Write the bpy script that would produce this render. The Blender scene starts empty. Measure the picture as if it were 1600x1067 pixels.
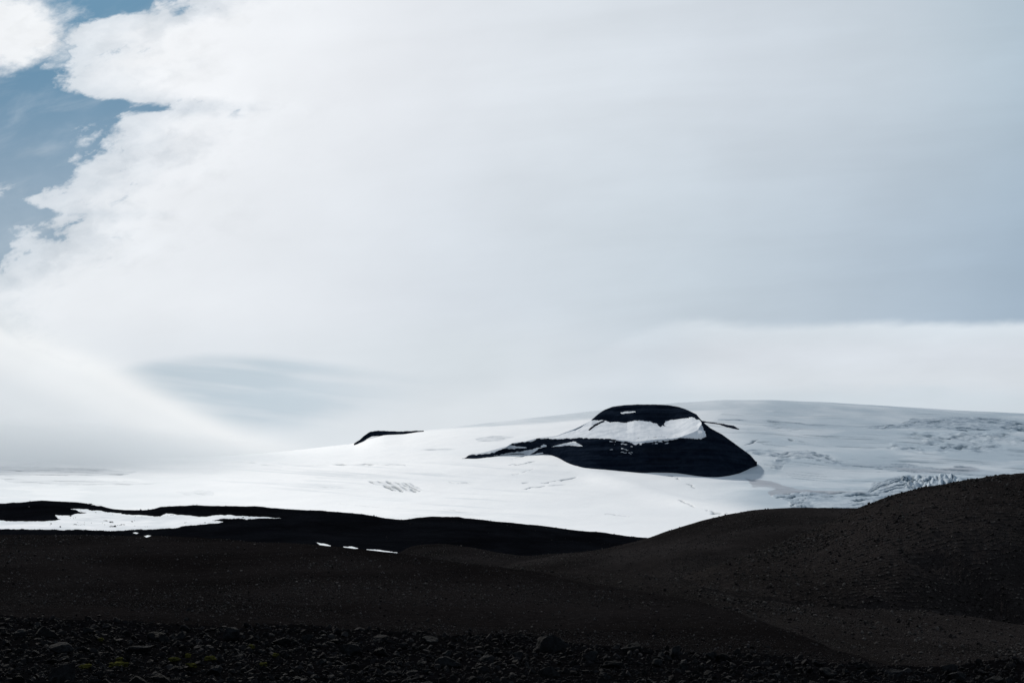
import bpy, math, random
import numpy as np
from mathutils import Vector, Matrix, Euler

SC = bpy.context.scene
COL = SC.collection
rng = np.random.default_rng(7)
random.seed(7)

# ------------------------------------------------------------------ camera geometry
F = 1600 * 50 / 36.0
HOR = 820.0
PITCH = math.atan((HOR - 533.5) / F)
CP, SP = math.cos(PITCH), math.sin(PITCH)

def P(x, row, Y):
    """bearing x / elevation row (units of 1/2222 rad) at forward distance Y -> metres"""
    dx = (np.asarray(x, float) - 800.0) / F
    dy = (533.5 - np.asarray(row, float)) / F
    k = Y / (CP - dy * SP)
    return np.stack([k * dx, np.broadcast_to(Y, k.shape) * 1.0, k * (SP + dy * CP)], -1)

def curve(pts):
    a = np.array(sorted(pts), float)
    def f(x):
        return np.interp(x, a[:, 0], a[:, 1])
    return f

def smooth_curve(pts, w=8):
    f = curve(pts)
    def g(x):
        x = np.asarray(x, float)
        return sum(f(x + o) * k for o, k in ((-w, .25), (0, .5), (w, .25)))
    return g

def sstep(a, b, x):
    t = np.clip((x - a) / (b - a), 0, 1)
    return t * t * (3 - 2 * t)

# ------------------------------------------------------------------ noise
_perm = np.random.default_rng(3).permutation(65536).astype(np.int64)
_val = np.random.default_rng(4).random(65536) * 2 - 1
def vnoise(x, y, z=0.0):
    x = np.asarray(x, float); y = np.asarray(y, float); z = np.broadcast_to(np.asarray(z, float), x.shape)
    xi = np.floor(x).astype(np.int64); yi = np.floor(y).astype(np.int64); zi = np.floor(z).astype(np.int64)
    fx = x - xi; fy = y - yi; fz = z - zi
    fx = fx * fx * fx * (fx * (fx * 6 - 15) + 10); fy = fy * fy * fy * (fy * (fy * 6 - 15) + 10); fz = fz * fz * (3 - 2 * fz)
    def h(a, b, c):
        return _val[_perm[(a + _perm[(b + _perm[c & 65535]) & 65535]) & 65535]]
    def lerp(a, b, t): return a + (b - a) * t
    z0 = lerp(lerp(h(xi, yi, zi), h(xi + 1, yi, zi), fx), lerp(h(xi, yi + 1, zi), h(xi + 1, yi + 1, zi), fx), fy)
    z1 = lerp(lerp(h(xi, yi, zi + 1), h(xi + 1, yi, zi + 1), fx), lerp(h(xi, yi + 1, zi + 1), h(xi + 1, yi + 1, zi + 1), fx), fy)
    return lerp(z0, z1, fz)

def fbm(x, y, z=0.0, o=4, g=0.5):
    s = 0; a = 1.0; n = 0
    for i in range(o):
        s = s + a * vnoise(x * 2 ** i + 17.3 * i, y * 2 ** i - 9.1 * i, np.asarray(z) * 2 ** i + 3.7 * i)
        n += a; a *= g
    return s / n

def in_poly(px, py, poly):
    poly = np.array(poly, float)
    inside = np.zeros(px.shape, bool)
    n = len(poly)
    for i in range(n):
        x0, y0 = poly[i]; x1, y1 = poly[(i + 1) % n]
        if y0 == y1: continue
        c = ((y0 > py) != (y1 > py)) & (px < (x1 - x0) * (py - y0) / (y1 - y0) + x0)
        inside ^= c
    return inside

def stroke(px, py, pts, ys=1.0):
    """distance to polyline with vertical distances weighted by ys; returns distance and position along 0..1"""
    best = np.full(px.shape, 1e9); along = np.zeros(px.shape)
    n = len(pts) - 1
    for i in range(n):
        (x0, y0), (x1, y1) = pts[i], pts[i + 1]
        ax, ay = x1 - x0, (y1 - y0) * ys
        t = np.clip(((px - x0) * ax + (py - y0) * ys * ay) / (ax * ax + ay * ay), 0, 1)
        d = np.hypot(px - x0 - t * ax, (py - y0) * ys - t * ay)
        m = d < best
        best[m] = d[m]; along[m] = ((i + t) / n)[m]
    return best, along

# ------------------------------------------------------------------ mesh helpers
def mesh_np(name, V, Fa, smooth=True, attrs=None):
    me = bpy.data.meshes.new(name)
    V = np.ascontiguousarray(V, np.float32); Fa = np.ascontiguousarray(Fa, np.int32)
    n, k = Fa.shape
    me.vertices.add(len(V)); me.vertices.foreach_set('co', V.ravel())
    me.loops.add(n * k); me.loops.foreach_set('vertex_index', Fa.ravel())
    me.polygons.add(n)
    me.polygons.foreach_set('loop_start', np.arange(0, n * k, k, dtype=np.int32))
    me.polygons.foreach_set('loop_total', np.full(n, k, np.int32))
    me.polygons.foreach_set('use_smooth', np.full(n, smooth, bool))
    me.update(calc_edges=True)
    for a, d in (attrs or {}).items():
        at = me.attributes.new(a, 'FLOAT', 'POINT')
        at.data.foreach_set('value', np.ascontiguousarray(d, np.float32))
    return me

def link(name, me, mat, parent=None, label=None, cat=None, group=None, kind=None):
    o = bpy.data.objects.new(name, me)
    COL.objects.link(o)
    if mat and not me.materials: me.materials.append(mat)
    if parent: o.parent = parent
    if label: o['label'] = label
    if cat: o['category'] = cat
    if group: o['group'] = group
    if kind: o['kind'] = kind
    return o

def ico(subdiv):
    import bmesh
    bm = bmesh.new(); bmesh.ops.create_icosphere(bm, subdivisions=subdiv, radius=1.0)
    v = np.array([p.co[:] for p in bm.verts]); f = np.array([[q.index for q in p.verts] for p in bm.faces]); bm.free()
    return v, f

def grid_faces(nr, nc):
    i = np.arange(nr * nc).reshape(nr, nc)
    return np.stack([i[:-1, :-1], i[:-1, 1:], i[1:, 1:], i[1:, :-1]], -1)   # rows x cols x 4

def sub(V, Fa, attrs=None):
    u, inv = np.unique(Fa, return_inverse=True)
    return V[u], inv.reshape(Fa.shape), {k: a[u] for k, a in (attrs or {}).items()}

# ------------------------------------------------------------------ node helpers
class NT:
    def __init__(s, tree):
        s.t = tree; s.n = tree.nodes; s.l = tree.links
        s.n.clear()
    def node(s, typ, **kw):
        n = s.n.new(typ)
        for k, v in kw.items(): setattr(n, k, v)
        return n
    def put(s, sock, v):
        if v is None: return
        if isinstance(v, bpy.types.NodeSocket): s.l.new(v, sock)
        else: sock.default_value = v
    def m(s, op, a, b=None, c=None, clamp=False):
        n = s.node('ShaderNodeMath', operation=op, use_clamp=clamp)
        s.put(n.inputs[0], a); s.put(n.inputs[1], b); s.put(n.inputs[2], c)
        return n.outputs[0]
    def add(s, a, b): return s.m('ADD', a, b)
    def sb(s, a, b): return s.m('SUBTRACT', a, b)
    def mul(s, a, b): return s.m('MULTIPLY', a, b)
    def div(s, a, b): return s.m('DIVIDE', a, b)
    def step(s, x, a, b, lo=0.0, hi=1.0):
        n = s.node('ShaderNodeMapRange', interpolation_type='SMOOTHSTEP')
        s.put(n.inputs[0], x); s.put(n.inputs[1], a); s.put(n.inputs[2], b); s.put(n.inputs[3], lo); s.put(n.inputs[4], hi)
        return n.outputs[0]
    def lin(s, x, a, b, lo=0.0, hi=1.0):
        n = s.node('ShaderNodeMapRange', interpolation_type='LINEAR')
        s.put(n.inputs[0], x); s.put(n.inputs[1], a); s.put(n.inputs[2], b); s.put(n.inputs[3], lo); s.put(n.inputs[4], hi)
        return n.outputs[0]
    def mix(s, f, a, b):
        n = s.node('ShaderNodeMix', data_type='RGBA')
        s.put(n.inputs[0], f)
        for i, v in ((6, a), (7, b)):
            s.put(n.inputs[i], (*v, 1) if isinstance(v, tuple) and len(v) == 3 else v)
        return n.outputs[2]
    def xyz(s, x, y, z=0.0):
        n = s.node('ShaderNodeCombineXYZ')
        s.put(n.inputs[0], x); s.put(n.inputs[1], y); s.put(n.inputs[2], z)
        return n.outputs[0]
    def sep(s, v):
        n = s.node('ShaderNodeSeparateXYZ'); s.put(n.inputs[0], v); return n.outputs
    def add_v(s, v, f):
        n = s.node('ShaderNodeVectorMath', operation='ADD'); s.put(n.inputs[0], v); s.put(n.inputs[1], s.xyz(s.mul(f, .6), s.mul(f, .5))); return n.outputs[0]
    def vmul(s, v, k):
        n = s.node('ShaderNodeVectorMath', operation='MULTIPLY'); s.put(n.inputs[0], v); s.put(n.inputs[1], k); return n.outputs[0]
    def noise(s, v, scale, detail=4, rough=0.5, dist=0.0, lac=2.0):
        n = s.node('ShaderNodeTexNoise'); n.normalize = True
        s.put(n.inputs['Vector'], v); s.put(n.inputs['Scale'], scale); s.put(n.inputs['Detail'], detail)
        s.put(n.inputs['Roughness'], rough); s.put(n.inputs['Distortion'], dist); s.put(n.inputs['Lacunarity'], lac)
        return n.outputs[0]
    def voro(s, v, scale, feature='F1', rnd=1.0):
        n = s.node('ShaderNodeTexVoronoi', feature=feature)
        s.put(n.inputs['Vector'], v); s.put(n.inputs['Scale'], scale); s.put(n.inputs['Randomness'], rnd)
        return n.outputs
    def ramp(s, f, stops, interp='EASE'):
        n = s.node('ShaderNodeValToRGB'); cr = n.color_ramp; cr.interpolation = interp
        while len(cr.elements) > 1: cr.elements.remove(cr.elements[0])
        cr.elements[0].position = stops[0][0]; cr.elements[0].color = (*stops[0][1], 1)
        for p, c in stops[1:]:
            e = cr.elements.new(p); e.color = (*c, 1)
        s.put(n.inputs[0], f)
        return n.outputs[0]
    def attr(s, name):
        n = s.node('ShaderNodeAttribute', attribute_name=name); return n.outputs['Fac']
    def bump(s, h, strength, dist, normal=None):
        n = s.node('ShaderNodeBump'); s.put(n.inputs['Height'], h); s.put(n.inputs['Strength'], strength)
        s.put(n.inputs['Distance'], dist); s.put(n.inputs['Normal'], normal)
        return n.outputs[0]

def lin(c):
    return tuple((v / 255 / 12.92) if v / 255 <= 0.04045 else ((v / 255 + 0.055) / 1.055) ** 2.4 for v in c)

def material(name):
    m = bpy.data.materials.new(name); m.use_nodes = True
    t = NT(m.node_tree)
    out = t.node('ShaderNodeOutputMaterial')
    b = t.node('ShaderNodeBsdfPrincipled')
    t.l.new(b.outputs[0], out.inputs[0])
    return m, t, b

def geo_pos(t):
    return t.node('ShaderNodeNewGeometry').outputs['Position']

# ------------------------------------------------------------------ light
SUN_AZ, SUN_EL = math.radians(-17), math.radians(29)
SD = Vector((math.sin(SUN_AZ) * math.cos(SUN_EL), math.cos(SUN_AZ) * math.cos(SUN_EL), math.sin(SUN_EL)))
la = bpy.data.lights.new('sun', 'SUN'); la.energy = 3.1; la.angle = math.radians(2.0); la.color = (1, .95, .88)
lo = bpy.data.objects.new('sun', la); COL.objects.link(lo)
lo.rotation_euler = SD.to_track_quat('Z', 'Y').to_euler()
lo.location = (0, 0, 500)

# ------------------------------------------------------------------ world sky with cloud layers
def build_world():
    w = bpy.data.worlds.new('World'); SC.world = w; w.use_nodes = True
    t = NT(w.node_tree)
    out = t.node('ShaderNodeOutputWorld'); bg = t.node('ShaderNodeBackground'); t.l.new(bg.outputs[0], out.inputs[0])
    sky = t.node('ShaderNodeTexSky', sky_type='NISHITA', sun_disc=False)
    sky.sun_elevation = SUN_EL; sky.sun_rotation = SUN_AZ
    sky.air_density = 1.0; sky.dust_density = 1.2; sky.ozone_density = 1.5
    d = t.node('ShaderNodeTexCoord').outputs['Generated']
    X, Yd, Z = t.sep(d)[0:3]
    ys = t.m('MAXIMUM', Yd, 0.08)
    # bearing and elevation of the direction, same units as the terrain outlines
    tx = t.div(X, ys); tz = t.div(Z, ys)
    # exact inverse of P()
    k = t.add(CP, t.mul(tz, SP))
    u = t.add(800.0, t.mul(F, t.div(tx, k)))
    v = t.sb(533.5, t.mul(F, t.div(t.sb(t.mul(tz, CP), SP), k)))
    uv = t.xyz(u, v)
    front = t.step(Yd, 0.05, 0.45)

    # --- warp
    wn = t.sb(t.noise(t.vmul(uv, (1 / 230, 1 / 130, 0)), 1.0, 5, .55), .5)
    wn2 = t.sb(t.noise(t.vmul(t.xyz(t.add(u, 900), t.add(v, 333)), (1 / 70, 1 / 42, 0)), 1.0, 6, .62), .5)
    # rotated coordinate for the wisps that lean up to the right
    ra = math.radians(-20)
    ur = t.add(t.mul(u, math.cos(ra)), t.mul(v, math.sin(ra) * -1)); vr = t.add(t.mul(u, -math.sin(ra) * -1 * -1), t.mul(v, math.cos(ra)))
    ur = t.sb(t.mul(u, .94), t.mul(v, .34)); vr = t.add(t.mul(u, .34), t.mul(v, .94))
    wisp = t.sb(t.noise(t.xyz(t.mul(ur, 1 / 105), t.mul(vr, 1 / 38), 3.1), 1.0, 7, .58, .35), .5)

    # --- main bank, its ragged edge as a function of elevation
    vv = t.lin(v, -60, 480)
    def b(x): return ((x + 100) / 600,) * 3
    B = t.ramp(vv, [((y + 60) / 540, b(x)) for y, x in ((-60, 300), (0, 262), (22, 225), (38, 150), (55, 108), (100, 96), (135, 108), (150, 165), (162, 245), (172, 262), (182, 205), (200, 172), (225, 172), (250, 150), (270, 132), (288, 112), (305, 72), (322, 62), (335, 95), (352, 42), (372, 66), (392, 30), (412, 8), (432, -25), (460, -100))], 'LINEAR')
    Bx = t.sb(t.mul(B, 600), 100)
    fine = t.sb(t.noise(t.xyz(t.mul(ur, 1 / 46), t.mul(vr, 1 / 26), 6.6), 1.0, 8, .66, .25), .5)
    pn = t.noise(t.add_v(t.xyz(t.mul(ur, 1 / 120), t.mul(vr, 1 / 84), 4.4), wn2), 1.0, 5, .55, .15)
    puff = t.sb(.82, t.m('ABSOLUTE', t.mul(t.sb(pn, .5), 7.0)))
    s1 = t.add(t.sb(u, Bx), t.add(t.mul(wisp, 150), t.add(t.mul(puff, 46), t.add(t.mul(wn2, 80), t.mul(fine, 80)))))
    bank = t.add(t.mul(t.step(s1, -22, 34), .72), t.mul(t.step(s1, 0, 210), .28))
    bank = t.sb(bank, t.mul(t.mul(t.step(s1, 260, 60), t.step(t.add(fine, t.mul(wisp, -.8)), .13, .34)), .55))
    # small lump at the upper left
    e = t.m('SQRT', t.add(t.m('POWER', t.div(t.sb(u, -5), 135), 2.0), t.m('POWER', t.div(t.sb(v, 48), 76), 2.0)))
    lump = t.step(t.add(e, t.add(t.mul(wn2, .9), t.add(t.mul(wisp, .6), t.mul(fine, .5)))), 1.12, .5)
    # thin strands inside the gap at the left edge
    strand_w = t.mul(t.step(u, 62, -20), t.mul(t.step(v, 225, 250), t.step(v, 325, 300)))
    strand = t.mul(strand_w, t.step(wisp, -.02, .16))
    veil = t.mul(t.step(v, 60, 430), .32)
    cover = t.m('MAXIMUM', t.m('MAXIMUM', bank, lump), t.m('MAXIMUM', strand, t.add(veil, t.mul(t.step(wisp, -.05, .4), .18))))

    # --- cloud colours
    un = t.lin(u, 0, 1700)
    top = t.ramp(un, [(p / 1700, lin(c)) for p, c in ((0, (240, 243, 246)), (260, (245, 247, 250)), (420, (240, 243, 247)), (650, (229, 233, 239)), (900, (220, 227, 234)), (1150, (209, 217, 226)), (1400, (199, 210, 220)), (1600, (178, 195, 208)), (1700, (160, 180, 196)))], 'B_SPLINE')
    low = t.ramp(un, [(p / 1700, lin(c)) for p, c in ((0, (236, 240, 244)), (300, (233, 237, 242)), (500, (226, 231, 237)), (700, (216, 223, 231)), (1000, (202, 213, 222)), (1250, (188, 201, 213)), (1500, (170, 187, 203)), (1700, (156, 176, 194)))], 'B_SPLINE')
    c = t.mix(t.step(v, 60, 440), top, low)
    # soft horizontal streaks and broad mottling in the deck
    st = t.noise(t.xyz(t.mul(u, 1 / 520), t.add(t.mul(v, 1 / 62), t.mul(u, 1 / 900)), 1.7), 1.0, 5, .5, .3)
    mo = t.noise(t.vmul(uv, (1 / 300, 1 / 200, 0)), 1.0, 4, .5)
    right = t.step(u, 350, 1200)
    gain = t.add(1.0, t.add(t.mul(t.sb(st, .5), t.add(.05, t.mul(right, .12))), t.add(t.mul(t.sb(mo, .5), .15), t.mul(t.sb(t.noise(t.xyz(t.mul(ur, 1 / 210), t.mul(vr, 1 / 90), 2.2), 1.0, 7, .6, .5), .5), .07))))
    # billows: brighter rims, greyer hollows near the ragged edge
    edge = t.mul(t.step(s1, 420, 40), t.step(v, 520, 380))
    bil = t.sb(t.noise(t.xyz(t.mul(ur, 1 / 130), t.mul(vr, 1 / 70), 8.0), 1.0, 6, .55, .3), .5)
    gain = t.add(gain, t.mul(edge, t.add(t.mul(bil, .26), t.mul(t.m('MINIMUM', t.sb(puff, .3), 0.25), .10))))

    # --- lower deck right: crisp top edge near elevation row 503
    kn = t.sb(t.noise(t.xyz(t.mul(u, 1 / 170), t.mul(v, 1 / 55), 5.0), 1.0, 5, .5, .2), .5)
    topline = t.ramp(t.lin(u, 800, 1700), [((p - 800) / 900, ((y - 480) / 200,) * 3) for p, y in ((800, 600), (900, 560), (1000, 512), (1060, 499), (1120, 503), (1200, 508), (1290, 503), (1400, 500), (1470, 505), (1560, 504), (1700, 500))], 'B_SPLINE')
    tl = t.add(480, t.mul(topline, 200))
    dv = t.add(t.sb(v, tl), t.add(t.mul(kn, 22), t.mul(wisp, 14)))
    lay = t.mul(t.step(dv, -7, 14), t.mul(t.step(u, 1000, 1130, .45, 1), t.step(u, 850, 1000)))
    layc = t.ramp(t.lin(v, 495, 660), [(0, lin((221, 228, 234))), (.12, lin((214, 222, 229))), (.35, lin((217, 223, 230))), (.6, lin((219, 225, 231))), (.8, lin((209, 218, 225))), (1, lin((211, 219, 226)))], 'EASE')
    kl = t.node('ShaderNodeVectorMath', operation='SCALE'); t.put(kl.inputs[0], layc); t.put(kl.inputs['Scale'], t.add(1.0, t.add(t.mul(kn, .16), t.mul(t.step(dv, 34, 4), .05))))
    c = t.mix(t.mul(lay, .92), c, kl.outputs[0])
    # greyer, torn band low in that deck
    torn = t.mul(t.step(kn, -.04, .2), t.mul(t.step(u, 1080, 1250), t.mul(t.step(v, 585, 600), t.step(v, 640, 606))))
    c = t.mix(t.mul(torn, .5), c, lin((198, 210, 219)))

    # --- low deck left/centre: whitish above 650, grey lens
    lowm = t.mul(t.step(v, 470, 560), t.step(u, 1050, 750))
    c = t.mix(t.mul(lowm, .85), c, t.ramp(t.lin(u, 0, 1050), [(0, lin((228, 233, 238))), (.35, lin((222, 228, 234))), (.7, lin((214, 222, 228))), (1, lin((219, 225, 231)))]))
    lw = t.mul(kn, 26)
    lens_top = t.ramp(t.lin(u, 150, 800), [(0, (.40, .40, .40)), (.10, (.22, .22, .22)), (.22, (.10, .10, .10)), (.36, (.10, .10, .10)), (.5, (.16, .16, .16)), (.66, (.33, .33, .33)), (.85, (.5, .5, .5)), (1, (.6, .6, .6))], 'B_SPLINE')
    lt = t.add(540, t.mul(lens_top, 100))
    ldv = t.add(t.sb(v, lt), t.mul(kn, 14))
    lens = t.mul(t.step(ldv, -4, 16), t.mul(t.step(t.add(u, lw), 90, 260), t.mul(t.step(t.add(u, t.mul(kn, 160)), 720, 400), t.step(t.add(v, lw), 715, 640))))
    lensc = t.mix(t.step(t.noise(t.xyz(t.mul(u, 1 / 260), t.add(t.mul(v, 1 / 26), t.mul(u, -1 / 260)), 2.0), 1.0, 3, .45), .42, .62), lin((190, 204, 214)), lin((204, 214, 222)))
    c = t.mix(t.mul(lens, .92), c, lensc)
    # whiter air right above the ice
    hv = t.add(t.add(v, lw), t.mul(t.sb(u, 350), .17))
    hug = t.mul(t.step(hv, 650, 705), t.step(u, 1000, 700))
    c = t.mix(t.mul(hug, .75), c, lin((224, 230, 235)))

    # --- drifting bank sloping down from the left
    fl = t.ramp(t.lin(u, -200, 560), [((p + 200) / 760, ((y - 380) / 400,) * 3) for p, y in ((-200, 430), (0, 512), (120, 552), (220, 600), (320, 655), (400, 692), (470, 716), (560, 735))], 'B_SPLINE')
    fdv = t.add(t.sb(v, t.add(380, t.mul(fl, 400))), t.mul(wn, 26))
    fog = t.mul(t.step(fdv, -44, 22), t.step(u, 560, 440))
    fogc = t.ramp(t.lin(fdv, -30, 200), [(0, lin((232, 237, 240))), (.16, lin((240, 243, 245))), (.3, lin((234, 238, 241))), (.6, lin((220, 226, 231))), (1, lin((212, 219, 225)))])
    c = t.mix(fog, c, fogc)

    cg = t.node('ShaderNodeVectorMath', operation='SCALE'); t.put(cg.inputs[0], c); t.put(cg.inputs['Scale'], gain)
    cloud = cg.outputs[0]
    # --- clear sky seen through the gap
    sk = t.node('ShaderNodeVectorMath', operation='MULTIPLY'); t.put(sk.inputs[0], sky.outputs[0]); sk.inputs[1].default_value = (.0068, .0148, .0240)
    cover = t.m('MAXIMUM', cover, fog)
    seen = t.mix(cover, sk.outputs[0], cloud)
    # --- rest of the sky: grey cloud overhead and behind
    gen = t.noise(d, 2.2, 6, .55)
    rest = t.mix(t.step(gen, .3, .7), BACK_DARK, BACK_LIGHT)
    up = t.step(Z, .36, .62)
    wmix = t.mul(front, t.sb(1.0, up))
    fin = t.mix(wmix, rest, seen)
    t.put(bg.inputs[0], fin); bg.inputs[1].default_value = 1.0

BACK_DARK, BACK_LIGHT = (.20, .25, .31), (.40, .46, .53)
build_world()

# ------------------------------------------------------------------ materials
def mat_snow():
    m, t, b = material('snow')
    p = geo_pos(t)
    n1 = t.noise(t.vmul(p, (1 / 420, 1 / 900, 1 / 420)), 1.0, 6, .55, .3)
    ice = t.attr('ice'); dirt = t.attr('dirt'); crev = t.attr('crev')
    base = t.mix(t.step(n1, .35, .7), (.83, .85, .87), (.88, .89, .90))
    bare_shade = t.mul(t.attr('bare_shade'), t.step(n1, .25, .6, .65, 1))
    base = t.mix(bare_shade, base, (.36, .445, .515))  # blue-grey of exposed ice, also used as painted shade on the snow
    s2 = t.noise(t.vmul(p, (1 / 60, 1 / 90, 1 / 9)), 1.0, 6, .6, .4)
    icec = t.mix(s2, (.17, .235, .31), (.36, .44, .51))
    base = t.mix(ice, base, icec)
    base = t.mix(t.mul(dirt, t.step(s2, .25, .6, .5, 1)), base, (.275, .305, .355))
    base = t.mix(t.m('MULTIPLY', crev, 1.2, None, True), base, (.035, .085, .13))
    t.put(b.inputs['Base Color'], base)
    b.inputs['Roughness'].default_value = .75
    b.inputs['Specular IOR Level'].default_value = .15
    h = t.add(t.mul(t.noise(t.vmul(p, (1 / 90, 1 / 140, 1 / 90)), 1.0, 6, .6), 1.0), t.mul(t.mul(ice, s2), 1.5))
    t.put(b.inputs['Normal'], t.bump(h, .5, 6.0))
    return m

def mat_snow_patch(name, lo, hi):
    m, t, b = material(name)
    p = geo_pos(t)
    n = t.noise(t.vmul(p, (1 / 40, 1 / 80, 1 / 40)), 1.0, 6, .6)
    t.put(b.inputs['Base Color'], t.mix(t.step(t.add(t.mul(n, .6), t.mul(t.noise(t.vmul(p, (1 / 190, 1 / 60, 1 / 40)), 1.0, 5, .55), .4)), .36, .6), lo, hi))
    b.inputs['Roughness'].default_value = .8; b.inputs['Specular IOR Level'].default_value = .1
    t.put(b.inputs['Normal'], t.bump(n, .4, 3.0))
    return m

def mat_rock_far():
    m, t, b = material('basalt_cliff')
    p = geo_pos(t)
    st = t.noise(t.vmul(p, (1 / 300, 1 / 300, 1 / 11)), 1.0, 6, .6, .2)
    n = t.noise(t.vmul(p, (1 / 40, 1 / 40, 1 / 25)), 1.0, 7, .65)
    c = t.mix(t.step(t.add(t.mul(st, .6), t.mul(n, .4)), .38, .64), (.0042, .0078, .0155), (.0135, .0200, .0330))
    t.put(b.inputs['Base Color'], c)
    b.inputs['Roughness'].default_value = 1.0; b.inputs['Specular IOR Level'].default_value = 0.0
    t.put(b.inputs['Normal'], t.bump(t.add(n, st), .8, 14.0))
    return m

def mat_gravel(name, dark, light, cell, warm):
    """black volcanic gravel; cell = size of its stones in metres"""
    m, t, b = material(name)
    p = geo_pos(t)
    v1 = t.voro(p, 1 / cell); v2 = t.voro(p, 1 / (cell * 3.1))
    r1 = t.sep(v1['Color'])[0]; r2 = t.sep(v2['Color'])[1]
    n = t.noise(p, 1 / (cell * 60), 6, .6)
    c = t.mix(t.mul(t.m('POWER', r1, 4.0), .6), dark, light)
    c = t.mix(t.mul(t.m('POWER', r2, 9.0), .25), c, tuple(2.2 * x for x in light))
    c = t.mix(t.mul(t.step(n, .42, .68), .75), c, warm)
    # broad beds of finer and coarser gravel
    bed = t.noise(t.vmul(p, (1 / 46, 1 / 80, 1 / 30)), 1.0, 6, .6, .4)
    cs = t.node('ShaderNodeVectorMath', operation='SCALE'); t.put(cs.inputs[0], c); t.put(cs.inputs['Scale'], t.step(bed, .3, .7, .6, 1.35)); c = cs.outputs[0]
    t.put(b.inputs['Base Color'], c)
    b.inputs['Roughness'].default_value = 1.0; b.inputs['Specular IOR Level'].default_value = 0.0
    h = t.add(t.mul(v1['Distance'], -cell * .9), t.add(t.mul(v2['Distance'], -cell * .5), t.mul(t.noise(p, 1 / (cell * 9), 5, .65), cell * 1.6)))
    t.put(b.inputs['Normal'], t.bump(h, 1.0, 1.0))
    return m

def mat_boulder(name, a, c_, lich=.5):
    m, t, b = material(name)
    tc = t.node('ShaderNodeTexCoord').outputs['Object']
    oi = t.node('ShaderNodeObjectInfo').outputs['Random']
    p = t.node('ShaderNodeVectorMath', operation='ADD'); t.put(p.inputs[0], tc); t.put(p.inputs[1], t.xyz(t.mul(oi, 37), t.mul(oi, 11), 0.0)); p = p.outputs[0]
    n = t.noise(p, 2.3, 8, .62, .3); g = t.noise(p, 26, 4, .6)
    c = t.mix(t.step(n, .32, .68), a, c_)
    gk = t.add(.55, t.mul(oi, .8))
    cv = t.node('ShaderNodeVectorMath', operation='SCALE'); t.put(cv.inputs[0], c); t.put(cv.inputs['Scale'], t.mul(gk, t.add(.7, t.mul(g, .6))))
    li = t.mul(t.step(t.noise(p, 7, 5, .7), .60, .68), lich)
    c = t.mix(li, cv.outputs[0], tuple(1.9 * x for x in c_))
    t.put(b.inputs['Base Color'], c)
    b.inputs['Roughness'].default_value = .9; b.inputs['Specular IOR Level'].default_value = .03
    t.put(b.inputs['Normal'], t.bump(t.add(t.mul(n, .5), t.mul(g, .12)), .8, .35))
    return m

def mat_stones(name, a, c_):
    """loose stones merged in one mesh: colour differs stone by stone through an attribute"""
    m, t, b = material(name)
    r = t.attr('tone')
    p = geo_pos(t)
    c = t.mix(r, a, c_)
    t.put(b.inputs['Base Color'], c)
    b.inputs['Roughness'].default_value = .9; b.inputs['Specular IOR Level'].default_value = .03
    return m

def mat_moss():
    m, t, b = material('moss')
    p = geo_pos(t)
    n = t.noise(p, 14, 6, .65)
    t.put(b.inputs['Base Color'], t.mix(t.step(n, .3, .7), (.020, .021, .008), (.095, .092, .024)))
    b.inputs['Roughness'].default_value = 1.0; b.inputs['Specular IOR Level'].default_value = 0.0
    t.put(b.inputs['Normal'], t.bump(t.noise(p, 60, 4, .7), 1.0, .03))
    return m

M_SNOW, M_PATCH, M_CLIFF = mat_snow(), mat_snow_patch('old_snow', (.58, .63, .68), (.80, .825, .85)), mat_rock_far()
M_BENCH = mat_snow_patch('shaded_dusty_snow', (.50, .55, .61), (.70, .735, .775))  # dusty mottles, with the bench's bluish shade painted into both colours
M_TERR = mat_gravel('rubble_ground', (.0030, .0030, .0036), (.008, .008, .0095), .045, (.0045, .0043, .0046))
M_SLOPE = mat_gravel('black_gravel', (.0068, .0060, .0063), (.021, .0192, .0196), .16, (.0102, .0089, .0090))
M_VALLEY = mat_gravel('brown_gravel', (.0118, .0104, .0105), (.034, .0308, .0300), .16, (.0160, .0140, .0136))
M_HILLN = mat_gravel('brown_scree', (.0142, .0124, .0123), (.034, .0300, .0288), .22, (.0212, .0184, .0176))
M_HILLF = mat_gravel('dark_scree', (.0158, .0141, .0143), (.030, .0272, .0272), .3, (.0212, .0187, .0187))
M_KNOLL = mat_gravel('dark_knoll_scree', (.0100, .0091, .0095), (.021, .0192, .0196), .3, (.0142, .0126, .0128))
M_RIDGE = mat_gravel('black_scree', (.0034, .0040, .0056), (.0066, .0072, .0092), .5, (.0048, .0054, .0070))
M_BOULDER = mat_boulder('basalt_boulder', (.0070, .0074, .0084), (.019, .0205, .023))
M_STONE = mat_stones('loose_basalt', (.005, .005, .0058), (.018, .0178, .019))
M_STONEB = mat_stones('loose_brown_basalt', (.0115, .0102, .0101), (.075, .068, .064))
M_STONEF = mat_stones('loose_black_basalt', (.0065, .006, .0062), (.070, .066, .066))
M_MOSS = mat_moss()

# ------------------------------------------------------------------ near terrain
xs = np.concatenate([np.linspace(-1500, -220, 110)[:-1], np.arange(-220, -40, 2.0), np.arange(-40, 640, 1.1), np.arange(640, 1822, 2.0), np.linspace(1824, 3100, 110)])
Ys = np.concatenate([np.exp(np.linspace(math.log(5.0), math.log(640), 780))[:-1], np.arange(640, 1250, 1.6), np.linspace(1250, 1700, 40)])
ND = len(Ys)
GX, GY = np.meshgrid(xs, Ys)              # rows = depth, cols = bearing

terr_edge = smooth_curve([(-1500, 955), (0, 968), (200, 973), (400, 982), (600, 995), (800, 1006), (1000, 1014), (1200, 1027), (1400, 1040), (1600, 1046), (3100, 1060)], 40)

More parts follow.
